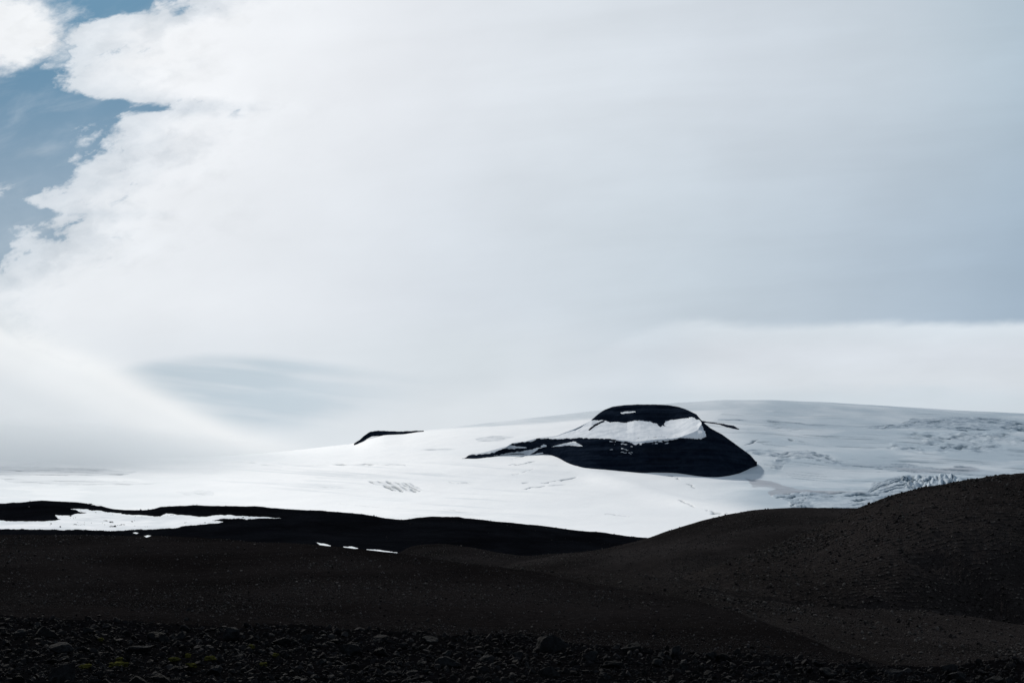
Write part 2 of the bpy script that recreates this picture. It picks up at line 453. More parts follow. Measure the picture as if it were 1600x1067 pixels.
def smooth_row(c, w=45):
    a = c[0]; uni = np.arange(-1500, 3101, 2.0)
    k = np.hanning(2 * w + 1); k /= k.sum()
    b_ = np.convolve(np.pad(np.interp(uni, xs, a), w, mode='edge'), k, mode='valid')
    return np.interp(xs, uni, b_)[None, :]

def row_hill(crest, dc, base, db, p=1.7, back=260.0, front=700.0):
    t = (GY - db) / (dc - db)
    tc = np.clip(t, 0, 1)
    g = 1 - (1 - tc) ** p
    cs = smooth_row(crest)
    r = base + (cs - base) * g + (crest - cs) * tc ** 6
    r = r + np.clip(t - 1, 0, None) ** 1.5 * back + np.clip(-t, 0, None) * front
    return r

def S(pts, w=14): return smooth_curve(pts, w)(xs)[None, :]
layers = []
# terrace with the boulders
te = terr_edge(xs)[None, :]
ze = -(te - HOR) / F * 22.0
zt = -1.7 + (ze + 1.7) * np.clip((GY - 5) / 17.0, 0, 1)
edge_d = 23.0 + 2.2 * fbm(GX / 160, GX * 0 + 3.3, o=4)
zt = zt - np.clip(GY - edge_d, 0, None) ** 1.25 * .42
layers.append(HOR - zt / GY * F)
# gravel slope
layers.append(row_hill(S([(-1500, 815), (-400, 832), (0, 836), (200, 838), (300, 841), (400, 846), (500, 853), (620, 867), (700, 876), (800, 890), (900, 907), (1000, 924), (1100, 943), (1200, 974), (1300, 1012), (1400, 1042), (1600, 1085), (3100, 1150)], 30),
    S([(-1500, 360), (300, 340), (620, 290), (900, 220), (1100, 160), (1300, 100), (1400, 80), (3100, 70)], 60), te + 26, 44.0, 1.55, 240))
# valley floor
layers.append(row_hill(S([(-1500, 1000), (500, 930), (620, 905), (800, 890), (1000, 897), (1100, 908), (1222, 926), (1293, 933), (1400, 937), (1500, 948), (1600, 964), (1800, 985), (3100, 1000)], 20),
    240 + GX * 0, S([(-1500, 1040), (3100, 1080)]), 70.0, 1.2, 60, 300))
# near right hill
layers.append(row_hill(S([(-1500, 1200), (800, 990), (900, 948), (1000, 920), (1060, 903), (1127, 879), (1195, 857), (1262, 830), (1305, 811), (1350, 791), (1381, 780.5), (1414, 771.5), (1451, 763), (1499, 753.5), (1549, 746.5), (1600, 741), (1800, 724), (2100, 712), (3100, 740)], 8),
    S([(800, 250), (1100, 290), (1350, 330), (1600, 350), (3100, 380)], 40), S([(-1500, 1200), (900, 965), (1000, 935), (1100, 918), (1222, 930), (1293, 937), (1400, 942), (1500, 954), (1600, 971), (1800, 992), (3100, 1000)], 10), 215.0, 1.9 + 2.0 * sstep(1230, 1480, GX)))
# far right hill
layers.append(row_hill(S([(-1500, 1000), (600, 930), (800, 878), (880, 866), (940, 857), (989, 845), (1016, 838.5), (1040, 829), (1060, 823.5), (1094, 813), (1138, 803.5), (1178, 796.5), (1229, 793), (1350, 792), (1600, 800), (3100, 830)], 6),
    560 + GX * 0, S([(-1500, 1000), (800, 935), (1000, 910), (1200, 905), (3100, 900)]), 330.0, 1.9))
# low knobs between
layers.append(row_hill(S([(-1500, 900), (500, 888), (585, 878), (621, 866), (645, 853), (689, 848.5), (736, 853), (790, 864), (822, 870), (860, 866), (920, 868), (960, 870), (1100, 880), (3100, 900)], 10),
    S([(-1500, 640), (740, 640), (860, 560), (3100, 560)], 30), S([(-1500, 930), (3100, 930)]), 400.0, 1.6))
# black ridge
RIDGE = [(-1500, 800), (-400, 789), (0, 786.5), (35, 785), (64, 782), (101, 784), (125, 786), (150, 788), (165, 793), (180, 796), (196, 797.5), (222, 797), (240, 795), (253, 791.5), (280, 790), (307, 789), (348, 790), (398, 790.5), (425, 794), (472, 797.5), (500, 798), (567, 804), (601, 810), (630, 814), (652, 810), (679, 808), (716, 808), (726, 811), (770, 814.6), (854, 822), (905, 829), (939, 831), (989, 838), (1016, 840), (1100, 855), (3100, 900)]
layers.append(row_hill(S(RIDGE, 2), 1200 + GX * 0, S([(-1500, 875), (500, 875), (1100, 890), (3100, 930)]), 720.0, 1.45, 400))
R = np.stack(layers)
owner = R.argmin(0)
kk = 1.3
ROW = -kk * np.log(np.exp(-(R - R.min(0)) / kk).sum(0)) + R.min(0)
base_pts = P(GX, ROW, GY)
# relief in metres
def gauss_(px, py, x0, y0, sx, sy): return np.exp(-((px - x0) / sx) ** 2 - ((py - y0) / sy) ** 2)
wx, wy = base_pts[..., 0], base_pts[..., 1]
rel = .07 * fbm(wx / 1.6, wy / 1.6, o=5) * sstep(140, 20, GY)
rel += .45 * fbm(wx / 11, wy / 11, 1.5, o=5) * sstep(20, 90, GY) * sstep(500, 120, GY)
colmin = np.where(GY < 700, ROW, 9e9).min(0)[None, :]
away = np.clip((ROW - colmin - 2) / 22, 0, 1)
rel += 1.2 * fbm(wx / 48, wy / 48, 7.5, o=6, g=.56) * sstep(80, 300, GY)
rel += 2.6 * fbm(wx / 75, wy / 100, 27.5, o=4) * sstep(230, 380, GY) * away * sstep(900, 700, GY)
rel -= 3.5 * gauss_(GX, ROW, 995, 886, 45, 9) * sstep(230, 330, GY)
rel += 2.0 * fbm(wx / 120, wy / 160, 4.5, o=6, g=.55) * sstep(500, 900, GY)
# gullies down the near right hill
hb = np.clip(1 - np.abs(R[3] - R.min(0)) / 8, 0, 1)
gul = np.abs(fbm((wx + .25 * wy) / 9.0, wy / 120, 2.2, o=4))
face = np.clip((ROW - (S([(1200, 862), (1350, 806), (1600, 756), (3100, 740)]))) / 80, 0, 1)
rel -= hb * face * (1 - gul * 2.0).clip(0, 1) ** 2 * 3.0 * (.25 + .75 * sstep(1330, 1560, GX))
rel += hb * face * 1.5 * fbm(wx / 24, wy / 40, 14.5, o=5, g=.55)
rel += .5 * fbm(wx / 7, wy / 9, 19.5, o=4) * sstep(500, 700, GY)
rel += hb * .55 * fbm(wx / 3.2, wy / 4, 9.5, o=4)
V = base_pts.copy(); V[..., 2] += rel
ROWV = ROW - rel / GY * F
V2 = V.reshape(-1, 3)
FG = grid_faces(ND, len(xs))
own_f = owner[:-1, :-1]

# snow lying on the black ridge
field = [(-900, 812), (-300, 814), (0, 813.5), (64, 814.5), (98, 811.5), (84, 805), (111, 804), (135, 801), (108, 794.5), (128, 795), (155, 798), (209, 804), (250, 806), (260, 802), (272, 803), (320, 807.5), (337, 803.5), (381, 806.5), (439, 809.5), (391, 810.5), (351, 809.5), (332, 813), (351, 815), (337, 817), (290, 822), (250, 826), (172, 828.5), (135, 827.5), (0, 826), (-300, 826), (-900, 826)]
small = [[(494, 847.5), (505, 848.5), (520, 853), (514, 855), (500, 852)], [(536, 853.2), (548, 853.6), (560, 856.4), (552, 858.2), (540, 856)], [(572, 857.8), (595, 859), (622, 862.8), (613, 867), (590, 864.6), (576, 861)], [(206, 832.3), (211, 831), (216, 832.2), (213, 833.6), (209, 833.2)], [(224, 836.6), (229, 835.4), (235, 836.8), (232, 838.8), (227, 838.2)]]
notch = [[(125, 785.5), (148, 786), (170, 789.5), (156, 790.6), (140, 788)]]
cx = (GX[:-1, :-1] + GX[1:, 1:]) / 2
cy = ROWV[:-1, :-1] * .5 + ROWV[1:, 1:] * .5
jx = cx + 7 * fbm(cx / 16, cy / 5, 1.0, o=5, g=.6); jy = cy + 1.9 * fbm(cx / 12, cy / 4, 5.0, o=5, g=.6)
sel_ridge = own_f == 6
hole = fbm(cx / 16, cy / 3.2, 15.0, o=5, g=.6)
snow_field = sel_ridge & in_poly(jx, jy, field) & (GY[:-1, :-1] < 1235) & (hole < .50)
snow_field |= sel_ridge & in_poly(jx, jy, notch[0]) & (GY[:-1, :-1] < 1235) & (hole < .25)
smalls = [(own_f >= 1) & (GY[:-1, :-1] > 300) & in_poly(cx + (jx - cx) * .45, cy + (jy - cy) * .6, s) for s in small]
allsnow = snow_field.copy()
for s in smalls: allsnow |= s

names = [('ground', M_TERR, 'near terrace of dark rubble with boulders lying on it', 'ground'),
         ('gravel_slope', M_SLOPE, 'broad dark gravel slope rising just behind the boulders at the left', 'slope'),
         ('valley_floor', M_VALLEY, 'brownish gravel valley floor at the foot of the tallest dark hill', 'valley'),
         ('hill', M_HILLN, 'tallest dark brown gravel hill at the right edge, with a gullied face', 'hill'),
         ('hill', M_HILLF, 'rounded dark hill behind the tallest one, its crest against the ice', 'hill'),
         ('hill', M_KNOLL, 'low brown knolls between the gravel slope and the black ridge', 'hill'),
         ('ridge', M_RIDGE, 'long black ridge in front of the glacier, partly snow covered at its left end', 'ridge')]
for i, (nm, mt, lb, ct) in enumerate(names):
    fs = FG[(own_f == i) & ~allsnow]
    v_, f_, _ = sub(V2, fs)
    link(nm, mesh_np(nm, v_, f_), mt, label=lb, cat=ct, kind='structure')
def snow_obj(nm, mask, lb, lift=0.0, group=None):
    fs = FG[mask]
    if not len(fs): return
    v_, f_, _ = sub(V2, fs)
    link(nm, mesh_np(nm, v_, f_), M_PATCH, label=lb, cat='snow patch', group=group, kind='structure')
snow_obj('snow_field', snow_field, 'large white snow field lying across the left end of the black ridge')
for s, lb in zip(smalls, ['sliver of old snow at the top of the gravel slope, first of three in a line', 'smallest middle sliver of three in a line at the gravel slope crest',
                          'longest thin sliver of old snow, last of three along the gravel slope crest', 'tiny snow fleck just under the large snow field, the left one of two', 'tiny snow fleck just under the large snow field, the right one of two']):
    snow_obj('snow_patch', s, lb, group='small snow patches on the dark slopes')

# wide base sheet below everything
a = np.linspace(0, 2 * math.pi, 97)[:-1]
rv = [np.zeros((1, 3)) + (0, 0, -60)]
vv = np.concatenate([np.array([[0, 0, -60.0]]), np.stack([26000 * np.cos(a), 26000 * np.sin(a), a * 0 - 60], -1)])
ff = np.array([[0, i + 1, (i + 1) % 96 + 1] for i in range(96)])
link('plain', mesh_np('plain', vv, ff, False), M_RIDGE, label='wide dark plain under the hills reaching to the horizon', cat='plain', kind='structure')
# ground under and around the viewer
gx, gy = np.meshgrid(np.linspace(-60, 60, 60), np.linspace(-60, 5.3, 50))
gv = np.stack([gx, gy, -1.74 + .12 * fbm(gx / 3, gy / 3, o=4)], -1).reshape(-1, 3)

# ------------------------------------------------------------------ glacier
gxs = np.concatenate([np.linspace(-1500, -220, 60)[:-1], np.arange(-220, 1822, 1.6), np.linspace(1824, 3100, 60)])
NR = 520
us = np.concatenate([np.linspace(0, 1, NR - 40), 1 + np.linspace(0, 1, 41)[1:] ** 1.3 * .5])
UX, UU = np.meshgrid(gxs, us)
GCREST = [(-1500, 735), (-400, 728), (0, 720), (200, 716), (330, 714), (420, 707.5), (500, 698.5), (553, 693), (575, 685), (600, 678.5), (630, 678), (662, 673), (700, 668), (760, 661), (850, 651), (930, 641.5), (1000, 634), (1060, 629), (1130, 625), (1200, 625), (1300, 629), (1400, 635), (1500, 641), (1600, 645.5), (1900, 668), (3100, 730)]
gc = smooth_curve(GCREST, 6)(UX)
D0 = 1750.0
gd = smooth_curve([(-1500, 6500), (0, 6200), (420, 7000), (560, 8200), (700, 9000), (1000, 10500), (1200, 11000), (1600, 10500), (3100, 9500)], 60)(UX)
GD = D0 + (gd - D0) * UU
g = 1 - (1 - np.clip(UU, 0, 1)) ** 1.45
_uni = np.arange(-1500, 3101, 2.0); _k = np.hanning(181); _k /= _k.sum()
_cs = np.convolve(np.pad(smooth_curve(GCREST, 6)(_uni), 90, mode='edge'), _k, mode='valid')
gcs = np.interp(UX, _uni, _cs)
_ds = np.convolve(np.pad(smooth_curve([(-1500, 6500), (0, 6200), (420, 7000), (560, 8200), (700, 9000), (1000, 10500), (1200, 11000), (1600, 10500), (3100, 9500)], 60)(_uni), 90, mode='edge'), _k, mode='valid')
gd = np.interp(UX, _uni, _ds)
GD = D0 + (gd - D0) * UU
GR = 865 + (gcs - 865) * g + (gc - gcs) * np.clip(UU, 0, 1) ** 7 + np.clip(UU - 1, 0, None) ** 1.6 * 300
def gauss(px, py, x0, y0, sx, sy): return np.exp(-((px - x0) / sx) ** 2 - ((py - y0) / sy) ** 2)
r0 = GR.copy()
bump = np.zeros_like(GR)
d_, al = stroke(UX, r0, [(868, 706), (905, 727), (950, 748), (1010, 768), (1080, 790), (1150, 808)], 2.2)
bump += 5.5 * np.exp(-(d_ / 22) ** 2)
bump += 6 * gauss(UX, r0, 866, 712, 34, 12)
bump -= 5.5 * gauss(UX, r0, 1075, 765, 85, 18)
bump -= 3.0 * gauss(UX, r0, 930, 742, 45, 9)
bump += 4 * gauss(UX, r0, 780, 735, 130, 18)
bump += 5 * gauss(UX, r0, 1190, 770, 60, 14)
bump += 4.5 * gauss(UX, r0, 1390, 715, 120, 12)
bump -= 4 * gauss(UX, r0, 1330, 735, 100, 9)
bump += 3 * gauss(UX, r0, 1500, 690, 80, 8)
bump += 3.5 * gauss(UX, r0, 520, 735, 180, 10)
GR2 = GR - bump * np.clip(1 - np.clip(UU - .97, 0, 1) * 30, 0, 1)
gp = P(UX, GR2, GD)
wx, wy = gp[..., 0], gp[..., 1]
edgef = np.clip((1 - UU) * 12, 0, 1)
rel = 9 * fbm(wx / 900, wy / 1300, 2.0, o=5, g=.48) * (.25 + .75 * edgef)
rel += 2.2 * fbm(wx / 170, wy / 420, 8.0, o=4)
# masks of exposed ice with painted shade, dirty ice and crevasses, by bearing / elevation of the ice outcrops
def ms(pts, w, ys, soft=1.0):
    d, al = stroke(UX, r0 - bump, pts, ys)
    return np.exp(-(d / w) ** 4)
bare_shade = sstep(1060, 1230, UX + 40 * fbm(UX / 120, r0 / 25, 41.0, o=4)) * sstep(806, 780, r0 - (UX - 1150) * .12) * sstep(.0, .02, UX) * .9
bare_shade = np.maximum(bare_shade, sstep(600, 760, UX) * sstep(656.5, 652.5, r0 + (UX - 930) * .07 + 2 * fbm(UX / 80, r0 / 9, 43.0, o=3)) * .75)
cjx = 5 * fbm(UX / 16, r0 / 5, 21.0, o=3); cjy = 2.2 * fbm(UX / 14, r0 / 4, 22.0, o=3); cjw = fbm(UX / 11, r0 / 3, 23.0, o=2)
def mc(pts, w, ys):
    d, al = stroke(UX + cjx, r0 - bump + cjy, pts, ys)
    we = w * (np.sin(np.pi * np.clip(al, .02, .98)) ** .7) * (.55 + .9 * cjw).clip(.05, 1.4)
    return np.exp(-(d / we) ** 2)
PX, PR = UX, r0 - bump
cjx = 5 * fbm(PX / 16, PR / 5, 21.0, o=3); cjy = 2.2 * fbm(PX / 14, PR / 4, 22.0, o=3); cjw = fbm(PX / 11, PR / 3, 23.0, o=2)
def mx(a, b): return np.maximum(a, b)
def mc(pts, w, ys):
    d, al = stroke(PX + cjx, PR + cjy, pts, ys)
    we = w * (np.sin(np.pi * np.clip(al, .02, .98)) ** .7) * (.55 + .9 * cjw).clip(.05, 1.4)
    return np.exp(-(d / we) ** 2)
def soft_poly(poly, jx_=1.0, jy_=1.0):
    """ice outcrop with a ragged rim"""
    acc = np.zeros_like(PX)
    for a, b in ((-.5, -.2), (.5, .2), (0, .3), (0, -.3)):
        acc += in_poly(PX + jx_ * cjx + a * 2, PR + jy_ * .6 * cjy + b * 2, poly)
    return acc / 4
def flow(pts, la_, ac, seed):
    """streaks that follow a flow line: noise long in the direction of flow, short across it"""
    best = np.full(PX.shape, 1e9); al = np.zeros(PX.shape); sg = np.zeros(PX.shape); L0 = 0.0
    for (x0, y0), (x1, y1) in zip(pts[:-1], pts[1:]):
        ax, ay = x1 - x0, y1 - y0
        L = math.hypot(ax, ay)
        t = ((PX - x0) * ax + (PR - y0) * ay) / (L * L)
        tc = np.clip(t, 0, 1)
        d = np.hypot(PX - x0 - tc * ax, PR - y0 - tc * ay)
        m = d < best
        best[m] = d[m]; al[m] = (L0 + t * L)[m]; sg[m] = (((PR - y0) * ax - (PX - x0) * ay) / L)[m]
        L0 += L
    sg = sg + 1.2 * fbm(PX / 45, PR / 12, seed + .5, o=3)
    n1 = fbm(al / la_, sg / ac, seed, o=4, g=.6)
    return n1, al, sg
ice = np.zeros_like(GR); dirt = np.zeros_like(GR); crev = np.zeros_like(GR); relm = np.zeros_like(GR)
def lay_ice(poly, pts, seed, k_ice, k_crev, la_=42, ac=1.5, lo=-.15, hi=.35, rough=0.0, j=(1, 1)):
    global ice, crev, relm
    m = soft_poly(poly, *j)
    n, al, sg = flow(pts, la_, ac, seed)
    ice = mx(ice, m * k_ice * (.45 + .55 * sstep(lo - .2, hi, n)))
    crev = mx(crev, m * k_crev * sstep(hi - .18, hi + .12, n))
    relm = mx(relm, m * rough)
# upper right ice field
lay_ice([(1404, 662), (1424, 653), (1499, 651), (1549, 652), (1600, 659), (1760, 668), (1760, 684), (1600, 673), (1560, 671), (1509, 673), (1458, 668), (1418, 668), (1380, 671.5), (1350, 669)], [(1340, 668), (1420, 661), (1500, 660), (1600, 667), (1760, 678)], 51, .95, .75, 40, 1.3, rough=.5)
lay_ice([(1120, 654.5), (1190, 655), (1262, 662), (1350, 665), (1400, 663), (1398, 667), (1347, 668), (1262, 667), (1222, 662), (1188, 658.5), (1120, 657.5)], [(1120, 656), (1190, 657), (1266, 664.5), (1347, 666.5), (1400, 664)], 52, .8, .85, 30, 1.0)
lay_ice([(1192, 663), (1225, 662), (1264, 670), (1240, 673), (1200, 669)], [(1190, 665), (1264, 671)], 53, .6, .6, 20, 1.2)
# ice fall below it: stepped blue faces
for pts, w in (([(1430, 680), (1452, 683), (1478, 686), (1499, 681.5), (1530, 682), (1560, 683), (1580, 676), (1588, 664)], 4.2), ([(1446, 690), (1472, 700), (1480, 697), (1516, 700), (1556, 699)], 3.2), ([(1500, 684), (1520, 692), (1545, 690), (1562, 685)], 3.2), ([(1395, 697), (1440, 702)], 2.4), ([(1560, 668), (1600, 672), (1640, 672)], 2.6), ([(1470, 691), (1490, 694)], 2.4), ([(1580, 690), (1640, 686), (1700, 690)], 3)):
    d, al = stroke(PX + 1.2 * cjx, PR + 1.3 * cjy, pts, 1.4)
    dn, _ = stroke(PX + 1.2 * cjx, PR + 1.3 * cjy - w * .8, pts, 1.4)
    k = (.5 + 1.3 * cjw).clip(0, 1) * np.sin(np.pi * np.clip(al, .04, .96)) ** .5
    ice = mx(ice, np.exp(-(d / (w * 1.6)) ** 2) * .9 * k)
    crev = mx(crev, np.exp(-(d / (w * .62)) ** 2) * k)
    relm = mx(relm, np.exp(-(d / (w * 2.5)) ** 2) * .8)
# broken ice beside the mesa, running into the long dirty band
lay_ice([(1168, 703), (1190, 702), (1222, 706), (1262, 702), (1292, 712), (1316, 722), (1300, 726), (1270, 716), (1240, 718), (1222, 730), (1208, 734), (1212, 716), (1190, 712), (1172, 709)], [(1168, 705), (1222, 710), (1262, 706), (1316, 724)], 54, .8, .7, 26, 1.6, rough=.5, j=(1.6, 1.8))
band = [(1280, 712), (1316, 724), (1364, 727), (1414, 725.5), (1448, 730), (1482, 733), (1532, 735.5), (1562, 738), (1700, 748)]
lay_ice([(1284, 711), (1320, 722), (1364, 723.5), (1414, 722), (1450, 727), (1482, 730), (1496, 726), (1512, 726), (1532, 731), (1562, 736), (1700, 744), (1700, 752), (1562, 740), (1482, 739), (1448, 740), (1414, 737), (1380, 734), (1364, 730), (1316, 728)], band, 55, .85, .8, 70, 1.5)
dirt = mx(dirt, soft_poly([(1380, 727), (1448, 731), (1492, 728), (1512, 727), (1535, 734), (1480, 737), (1430, 737)]) * .6)
lay_ice([(1190, 690), (1290, 676), (1420, 676), (1560, 700), (1760, 706), (1760, 770), (1400, 772), (1290, 764), (1250, 745), (1200, 738)], [(1180, 700), (1290, 712), (1420, 716), (1600, 728), (1760, 736)], 65, .22, .38, 85, 1.5, .0, .38, j=(3, 3))
lay_ice([(1060, 690), (1130, 645), (1300, 636), (1760, 660), (1760, 655), (1760, 690), (1420, 690), (1200, 690)], [(1100, 652), (1266, 662), (1400, 664), (1760, 668)], 66, .16, .22, 90, 1.6, .05, .42, j=(3, 3))
# mauve dusty patch and the streaked field under it
dpoly = [(1163, 746), (1178, 748), (1206, 750), (1222, 756), (1246, 763.5), (1300, 766), (1350, 768.5), (1352, 770), (1262, 769), (1236, 771), (1204, 776), (1201, 769), (1212, 762), (1178, 760)]
dirt = mx(dirt, soft_poly(dpoly, 1, 1.4) * .95)
lay_ice([(1205, 776), (1249, 768), (1330, 769), (1400, 768), (1440, 764), (1480, 757), (1520, 752), (1540, 770), (1440, 800), (1240, 800), (1232, 785)], [(1200, 786), (1260, 779), (1330, 777), (1400, 774), (1520, 760)], 56, .85, .9, 50, 1.5, -.2, .22, rough=.4)
# fan of crevasses and the seracs
lay_ice([(1355, 768), (1362, 756), (1385, 748), (1412, 742), (1430, 745), (1430, 757), (1412, 764), (1385, 768)], [(1350, 774), (1372, 758), (1400, 749), (1440, 744), (1480, 745)], 57, .8, 1.0, 40, 1.2, -.2, .18)
lay_ice([(1400, 744), (1420, 741), (1470, 743), (1500, 746), (1530, 748), (1530, 754), (1490, 756), (1450, 762), (1420, 764)], [(1400, 750), (1450, 750), (1530, 752)], 58, .7, .6, 14, 2.0, rough=1.0)
fall = soft_poly([(1406, 745), (1422, 741), (1470, 743), (1498, 746), (1490, 754), (1452, 761), (1425, 763)], 1.2, 1.5)
wob = fbm(PX / 20, PR / 9, 3.0, o=4)
comb = (1 - np.abs(np.sin(PX * .33 + PR * .25 + wob * 4)))
crev = mx(crev, fall * sstep(.62, .92, comb + .35 * cjw) * 1.0)
# streaks at the left end, centre patch of short cracks, faint veins
lay_ice([(-400, 730), (0, 729), (80, 730), (160, 732), (216, 738), (190, 742), (110, 743), (0, 743.5), (-400, 748)], [(-400, 737), (0, 736), (216, 740)], 59, .75, .55, 60, 1.3)
lay_ice([(0, 748), (110, 750), (256, 754), (200, 757), (110, 758), (20, 755)], [(0, 751), (256, 756)], 60, .45, .35, 50, 1.2)
lay_ice([(578, 752), (605, 751), (640, 754), (662, 765), (650, 769), (612, 766), (590, 759)], [(570, 744), (620, 762), (680, 790)], 61, .45, .85, 13, 1.6, -.1, .2)
lay_ice([(270, 768), (330, 765), (332, 773), (290, 772)], [(270, 768), (332, 772)], 62, .25, .35, 22, 1.0)
lay_ice([(742, 686), (770, 682), (806, 683), (780, 689), (748, 690)], [(740, 687), (806, 685)], 63, .4, .3, 20, 1.2)
lay_ice([(655, 702), (690, 700), (720, 702), (690, 704)], [(655, 702), (720, 703)], 64, .35, .3, 20, 1.0)
for pts, w, ys, k in (([(1165, 696), (1176, 691), (1184, 687)], 2.6, 1.6, 1.0), ([(1184, 690), (1208, 690)], 1.6, 2, .5), ([(1232, 684), (1245, 690), (1257, 689)], 3, 1.6, .8), ([(1060, 781), (1074, 788), (1088, 794)], 2.0, 1.5, 1.0), ([(1100, 797), (1118, 802), (1138, 803)], 3.0, 2, .9), ([(1073, 754), (1088, 762)], 1.7, 1.6, .8), ([(1043, 741), (1060, 747)], 2.0, 1.6, .7), ([(785, 727), (812, 725), (838, 718)], 1.4, 2, .7), ([(800, 740), (820, 737), (832, 731)], 1.4, 2, .7), ([(816, 754), (826, 752)], 2.0, 2, .7), ([(845, 753), (875, 750), (900, 745)], 1.8, 2, .9), ([(815, 765), (832, 761), (850, 759)], 1.6, 2, .9), ([(850, 758), (885, 756)], 1.2, 2, .6),
                      ([(798, 716), (825, 710), (845, 703)], 1.3, 2, .7), ([(500, 725.6), (570, 725), (640, 726)], 1.3, 2, .6), ([(365, 722), (410, 726), (445, 729.5)], 1.3, 2, .9), ([(445, 728), (520, 728)], .9, 2, .5), ([(1500, 671), (1508, 672), (1513, 675)], 2.2, 2, 1.0), ([(700, 752), (742, 754)], 1.0, 2, .5), ([(940, 805), (985, 808)], 1.2, 2, .4), ([(500, 760), (540, 763)], 1.0, 2, .5), ([(690, 796), (745, 804)], 1.2, 2, .3), ([(520, 785), (610, 795)], 1.2, 2, .25)):
    crev = mx(crev, mc(pts, w, ys) * k)
# shade painted into the ice colour, mixed with exposed ice right of the mesa
bare_shade = sstep(1040, 1220, PX + 40 * fbm(PX / 120, r0 / 25, 41.0, o=4)) * sstep(808, 782, r0 - (PX - 1150) * .12) * .95
bare_shade = mx(bare_shade, sstep(600, 760, PX) * sstep(656.5, 652.5, r0 + (PX - 930) * .07 + 2 * fbm(PX / 80, r0 / 9, 43.0, o=3)) * .75)  # cloud shade on the upper dome, painted as a darker colour
bare_shade = mx(bare_shade, sstep(520, 120, PX + 40 * fbm(PX / 90, r0 / 9, 44.0, o=3)) * .72)  # shade under the fog at the left end, painted as colour
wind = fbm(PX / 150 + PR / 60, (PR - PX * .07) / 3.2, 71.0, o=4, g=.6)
bare_shade = mx(bare_shade, sstep(-.05, .5, wind) * .42 * sstep(1000, 600, PX) * sstep(716, 730, PR))
bare_shade = bare_shade * (1 - .25 * sstep(.0, .4, fbm(PX / 90, PR / 7, 73.0, o=4)))
rel -= crev * 6
rel += (ice * 3 + relm * 16) * fbm(wx / 45, wy / 70, 6.0, o=4) + fall * 16 * (fbm(PX / 6, PR / 5, 81.0, o=3))
gp[..., 2] += rel
GROWV = GR2 - rel / GD * F
ga = {'bare_shade': bare_shade.ravel(), 'ice': ice.ravel(), 'dirt': dirt.ravel(), 'crev': crev.ravel()}
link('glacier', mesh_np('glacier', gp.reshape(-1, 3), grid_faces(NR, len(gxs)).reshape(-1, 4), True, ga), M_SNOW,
     label='broad white glacier dome with blue crevassed ice around the dark mesa', cat='glacier', kind='structure')

def glacier_depth(x, row):
    """forward distance at which the glacier is seen at bearing x and elevation row"""
    out = np.empty(len(x))
    for i, (xx, rr) in enumerate(zip(x, row)):
        c = int(np.abs(gxs - xx).argmin())
        col = np.minimum.accumulate(GROWV[:NR - 40, c])
        out[i] = np.interp(-rr, -col, GD[:NR - 40, c])
    return out

# ------------------------------------------------------------------ drifting fog lying on the ice at the left
def fog_bank():
    v, f = ico(4)
    v = v * (1 + .06 * fbm(v[:, 0] * 2, v[:, 1] * 2, v[:, 2] * 2, o=2))[:, None]
    m = bpy.data.materials.new('fog'); m.use_nodes = True
    t = NT(m.node_tree)
    out = t.node('ShaderNodeOutputMaterial'); pv = t.node('ShaderNodeVolumePrincipled')
    t.l.new(pv.outputs[0], out.inputs['Volume'])
    pv.inputs['Color'].default_value = (.79, .82, .84, 1); pv.inputs['Anisotropy'].default_value = .2
    oc = t.node('ShaderNodeTexCoord').outputs['Object']
    n = t.node('ShaderNodeVectorMath', operation='LENGTH'); t.put(n.inputs[0], oc)
    nz = t.sb(t.noise(oc, 2.6, 3, .5), .5)
    den = t.step(t.add(n.outputs['Value'], t.mul(nz, .5)), .95, .1)
    t.put(pv.inputs['Density'], t.mul(den, .0024))
    o = link('fog_bank', mesh_np('fog_bank', v, f), m, label='pale fog drifting over the left end of the glacier', cat='fog', kind='stuff')
    c = P(90.0, 712.0, 6000.0)
    o.location = c; o.scale = (1650, 1300, 170); o.rotation_euler = (0, math.radians(4.0), 0)
    m.cycles.volume_step_rate = 1.0
fog_bank()
SC.cycles.volume_bounces = 3
SC.cycles.volume_step_rate = 1.0

# ------------------------------------------------------------------ rock mesa in the ice
def smooth1(a, n):
    k = np.ones(n) / n
    return np.convolve(np.pad(a, n // 2, mode='edge'), k, mode='valid')[:len(a)]

nx = np.arange(722, 1183.1, .6)
foot = curve([(722, 716), (728.7, 716), (745, 716.5), (761, 717), (772.6, 712), (800, 709), (818, 709), (825, 712), (848.5, 708.5), (864, 709), (880.5, 719.5), (902.5, 731), (919, 734), (956.5, 732.5), (980, 737), (1004, 739), (1037.5, 737), (1071, 740), (1105, 746), (1149, 743), (1172.5, 732), (1181, 723), (1190, 721)])(nx)
ctop = curve([(722, 716), (728.7, 713.5), (737, 709), (761, 708), (772.6, 706), (788, 700), (800, 692.5), (833, 688), (838, 685), (869, 685.5), (909, 683.5), (953, 684.5), (966.6, 687), (993.6, 690), (1024, 687), (1051, 685), (1064.5, 682), (1090, 672), (1098, 659), (1110, 669), (1128.6, 679), (1152, 696), (1172.5, 711), (1181, 721), (1190, 722)])(nx)
cback = curve([(722, 716), (838, 685), (869, 682), (900, 671), (924.4, 657), (946, 657), (980, 660.5), (990, 657.5), (1014, 658), (1039, 658), (1064.5, 654), (1081, 652), (1095, 658), (1098, 659), (1110, 669), (1128.6, 679), (1152, 696), (1172.5, 711), (1181, 721), (1190, 722)])(nx)
crest = curve([(722, 716), (838, 685), (869, 681), (900, 669), (922, 657.5), (936, 645.6), (945, 640), (956.5, 635.4), (975, 632.8), (997, 631.7), (1025, 631.8), (1044, 632.7), (1060, 635.5), (1071, 639), (1088, 647), (1098, 659), (1110, 669), (1128.6, 679), (1152, 696), (1172.5, 711), (1181, 721), (1190, 722)])(nx)
